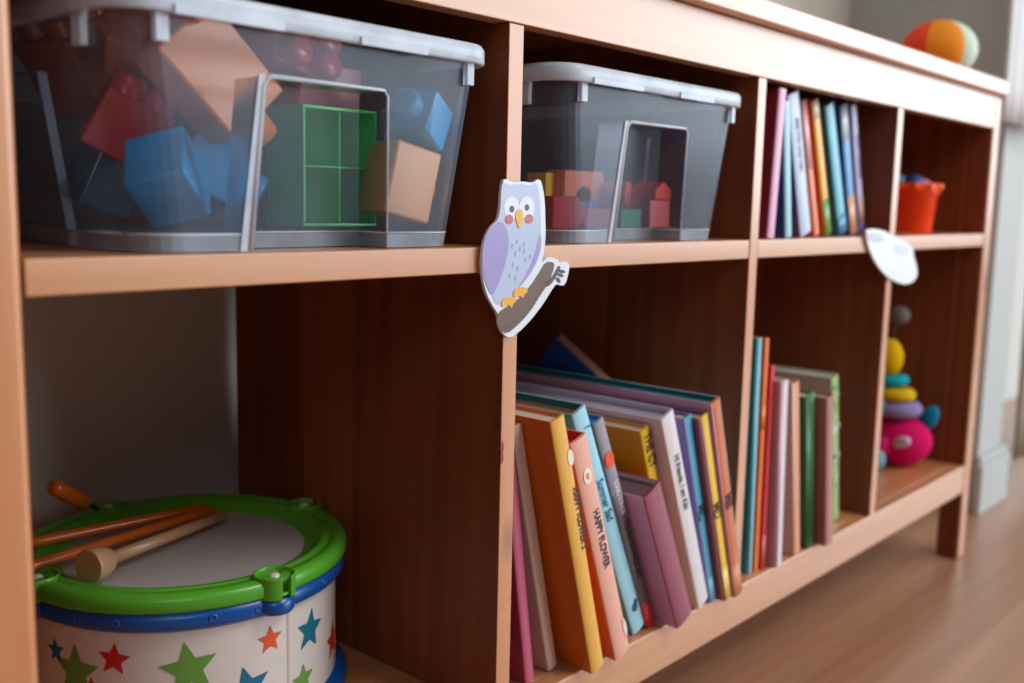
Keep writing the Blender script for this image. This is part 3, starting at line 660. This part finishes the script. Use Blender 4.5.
bm = bmesh.new(); tube(bm, [(.008, 0, 0), (L_*.5, 0, 0), (L_, 0, 0), (L_+.002, 0, 0)], [.0062, .0058, .0052, .003], 18); link('handle', bm, natural, mallet, smooth=True)
bm = bmesh.new(); MR = Matrix.Rotation(R(90), 3, 'Y')
lathe(bm, [(0, -.010), (.0150, -.010), (.0160, -.008), (.0150, .004), (.0115, .014), (.0075, .019), (.0060, .0205), (0, .0205)], 32, M=MR); link('mallet_head', bm, natural, mallet, smooth=True, bevel=.0008)
# beater leaning behind the drum: orange grip on a thin black stem
sb = ypoint(97, 509, .40); st = ypoint(56, 488, .36)
bt = empty('drum_beater', sb, 'orange-handled beater on a thin dark stem sticking up at the back of the drum', 'beater')
v = (st-sb)
bm = bmesh.new(); tube(bm, [v*0, v*.5], .0022, 10); link('stem', bm, mat((30, 28, 28), rough=.4), bt, smooth=True)
bm = bmesh.new(); tube(bm, [v*.32, v*.36, v*.82, v*.86, v*1.0, v*1.08], [.006, .0085, .0085, .0075, .0085, .006], 18); link('grip', bm, ora, bt, smooth=True)

# ------------------------------------------------------------------ bucket on the upper right shelf
bk = empty('toy_bucket', (1.555, .10, 0), 'small red-orange bucket filled with little toys on the upper right shelf', 'bucket')
bm = bmesh.new()
prof = [(0, .001), (.041, .001), (.0425, .003), (.0485, .070), (.0515, .072), (.0535, .078), (.0535, .090), (.0515, .092), (.0495, .090), (.047, .07), (.040, .006), (0, .006)]
lathe(bm, prof, 48)
link('bucket_body', bm, mat((255, 66, 0), rough=.45, spec=.3), bk, smooth=True)
bm = bmesh.new()
for k in range(12):
    a = 2*math.pi*k/12; lathe(bm, [(0, -.006), (.006, -.006), (.008, 0), (.006, .006), (0, .006)], 12, (.0515*math.cos(a), .0515*math.sin(a), .086))
link('scalloped_rim', bm, mat((255, 110, 10), rough=.45, spec=.3), bk, smooth=True)
bm = bmesh.new(); tube(bm, [(.054*math.cos(R(a)), .054*math.sin(R(a))*.3-.052*abs(math.sin(R(a))), .082-.035*abs(math.sin(R(a)))) for a in range(0, 181, 12)], .002, 8)
def ball_toy(name, loc, r, col, label, cat='toy', sc=(1, 1, 1), rough=.5):
    bm = bmesh.new(); bmesh.ops.create_uvsphere(bm, u_segments=24, v_segments=14, radius=r)
    for v_ in bm.verts: v_.co = Vector((v_.co.x*sc[0], v_.co.y*sc[1], v_.co.z*sc[2]))*(1+.08*noise.noise(v_.co*60))
    o = link(name, bm, mat(col, rough=rough), smooth=True); o.location = loc
    return tag(o, label, cat, 'small toys in the bucket')
bm.free()
ball_toy('small_toy', (1.530, .085, .093), .018, (30, 80, 160), 'dark blue little toy poking out of the red-orange bucket', sc=(1, 1, .8))
ball_toy('small_toy', (1.575, .085, .090), .016, (226, 150, 170), 'pink little toy at the right side of the bucket opening', sc=(1, 1, .7))
ball_toy('small_toy', (1.550, .125, .095), .018, (120, 170, 200), 'grey-blue little toy at the back of the bucket opening', sc=(1, 1, .8))
ball_toy('small_toy', (1.590, .115, .088), .014, (110, 160, 70), 'green little toy behind the pink one in the bucket', sc=(1, 1, .8))

# ------------------------------------------------------------------ crocheted stacking toy
def knit(c): return mat(c, rough=.95, bump=1.0, bscale=260, var=.22, spec=.15, name='crochet_yarn')
T0 = Vector((1.600, .100, MW))
toy = empty('crochet_toy', T0, 'pile of crocheted rings in lilac, yellow and teal on a round pink body', 'soft toy')
def blob(name, loc, r, col, sc=(1, 1, 1), rot=(0, 0, 0), parent=None):
    bm = bmesh.new(); bmesh.ops.create_uvsphere(bm, u_segments=36, v_segments=22, radius=r)
    M = Matrix.Diagonal((*sc, 1)).to_3x3()
    for v_ in bm.verts: v_.co = (M@v_.co)*(1+.02*noise.noise(v_.co*90))
    o = link(name, bm, knit(col), parent or toy, smooth=True); o.location = loc; o.rotation_euler = rot; return o
def donut(name, z, R_, r_, col, dx=0, dy=0, tilt=0):
    bm = bmesh.new(); lathe(bm, [(R_+r_*math.cos(R(a)), r_*math.sin(R(a))*.9) for a in range(0, 360, 20)], 40, closed=True)
    o = link(name, bm, knit(col), toy, smooth=True); o.location = (dx, dy, z); o.rotation_euler = (R(tilt), R(tilt*.5), 0); return o
SL, SF = Vector((-.663, .749, 0)), Vector((-.75, -.66, 0))      # sideways and forwards for this toy
def at(a, b, z): return SL*a+SF*b+Vector((0, 0, z))
blob('body', (0, 0, .050), .058, (214, 14, 96), (1.03, 1.03, .86))
def ring_(name, a, z, R_, r_, col, tilt=0):
    v_ = at(a, 0, z); donut(name, z, R_, r_, col, v_.x, v_.y, tilt)
ring_('lilac_ring', .010, .114, .029, .0175, (150, 136, 186))
ring_('yellow_ring', .018, .144, .026, .0140, (226, 186, 20), 3)
ring_('teal_ring', .027, .170, .022, .0120, (20, 168, 180), -3)
blob('yellow_cone', at(.035, 0, .214), .033, (226, 180, 16), (.85, .85, 1.15))
blob('top_knob', at(.020, 0, .298), .020, (120, 116, 112), (1, 1, .9))
bm = bmesh.new(); tube(bm, [at(.033, 0, .245), at(.024, 0, .285)], .003, 8); link('stem', bm, knit((90, 80, 70)), toy, smooth=True)
blob('fin', at(-.050, .012, .098), .026, (20, 128, 160), (.5, .6, 1), (R(18), R(10), 0))
blob('arm', at(.020, .058, .058), .021, (206, 200, 216), (.6, 1.25, .5), (R(-22), 0, R(-40)))
blob('sleeve', at(.050, .040, .045), .020, (214, 40, 110), (.8, .7, 1))
blob('foot', at(.060, .050, .021), .020, (120, 196, 216), (.7, .7, 1))
blob('hand', at(.050, .020, .120), .013, (110, 180, 206), (.7, .7, 1.2))

# ------------------------------------------------------------------ on the tabletop
BC = Vector((1.640, .099, TT))
bl = empty('fabric_ball', BC, 'soft ball with orange, yellow and pale mint panels on the right end of the tabletop', 'ball')
cols = [(232, 66, 24), (238, 142, 18), (206, 226, 206), (240, 196, 60), (214, 40, 60), (120, 180, 120)]
rb = .071
for k, c in enumerate(cols):
    bm = bmesh.new(); nU, nV = 8, 18; grid = []
    for i in range(nU+1):
        row = []
        for j in range(nV+1):
            a = R(60*k+60*i/nU); b = R(-90+180*j/nV); seam = 1-.035*(abs(i-nU/2)/(nU/2))**4
            row.append(bm.verts.new((rb*seam*math.cos(b)*math.cos(a), rb*seam*math.cos(b)*math.sin(a), rb*math.sin(b))))
        grid.append(row)
    for i in range(nU):
        for j in range(nV): bm.faces.new((grid[i][j], grid[i+1][j], grid[i+1][j+1], grid[i][j+1]))
    bmesh.ops.remove_doubles(bm, verts=bm.verts, dist=1e-5)
    o = link('ball_panel', bm, mat(c, rough=.85, bump=.3, bscale=150), bl, smooth=True); o.scale = (1, 1, .80); o.location = (0, 0, rb*.80); o.rotation_euler = (0, 0, R(122))
# pale folded cloth, only its corner shows
bm = bmesh.new(); n = 14; g = []
cl0 = Vector((1.13, .10, TT+.0006))
for i in range(n+1):
    row = []
    for j in range(n+1):
        x = -.07+.14*i/n; y = -.07+.14*j/n; z = .022+.012*noise.noise(Vector((x*22, y*22, 1)))-.020*max(abs(x), abs(y))**3/.07**3
        row.append(bm.verts.new((x, y, max(z, .001))))
    g.append(row)
for i in range(n):
    for j in range(n): bm.faces.new((g[i][j], g[i+1][j], g[i+1][j+1], g[i][j+1]))
o = link('folded_cloth', bm, mat((214, 222, 226), rough=.9), smooth=True); o.location = cl0
so = o.modifiers.new('s', 'SOLIDIFY'); so.thickness = .004; so.offset = 1
tag(o, 'pale crumpled item on the tabletop, cut by the top edge of the picture', 'cloth')

# ------------------------------------------------------------------ curtain at the right edge
def curtain(name, x0, x1, y0, y1, z0, z1, amp, folds, col, label, slope=0):
    bm = bmesh.new(); nu, nv = folds*12, 16; g = []
    for i in range(nu+1):
        u = i/nu; row = []
        for j in range(nv+1):
            v_ = j/nv; w = amp*(.7+.3*v_)*math.sin(2*math.pi*folds*u)+.3*amp*math.sin(5+9*u+3*v_)
            dx, dy = (x1-x0), (y1-y0); L = math.hypot(dx, dy); nx, ny = -dy/L, dx/L
            row.append(bm.verts.new((x0+dx*u+nx*w, y0+dy*u+ny*w, z0+(z1-z0)*v_)))
        g.append(row)
    for i in range(nu):
        for j in range(nv): bm.faces.new((g[i][j], g[i+1][j], g[i+1][j+1], g[i][j+1]))
    o = link(name, bm, mat(col, rough=.9, bscale=300, var=.05, name='curtain_cloth'), smooth=True)
    so = o.modifiers.new('s', 'SOLIDIFY'); so.thickness = .003
    return tag(o, label, 'curtain')
curtain('curtain', 2.272, 3.1, .062, .062, -.565, 1.4, .020, 8, (176, 162, 142), 'beige curtain hanging at the right edge, its hem just above the floor')
curtain('curtain', 1.905, 2.245, .048, .030, .232, 1.4, .012, 5, (236, 240, 244), 'white curtain hanging at the top right corner, beside the end of the tabletop')
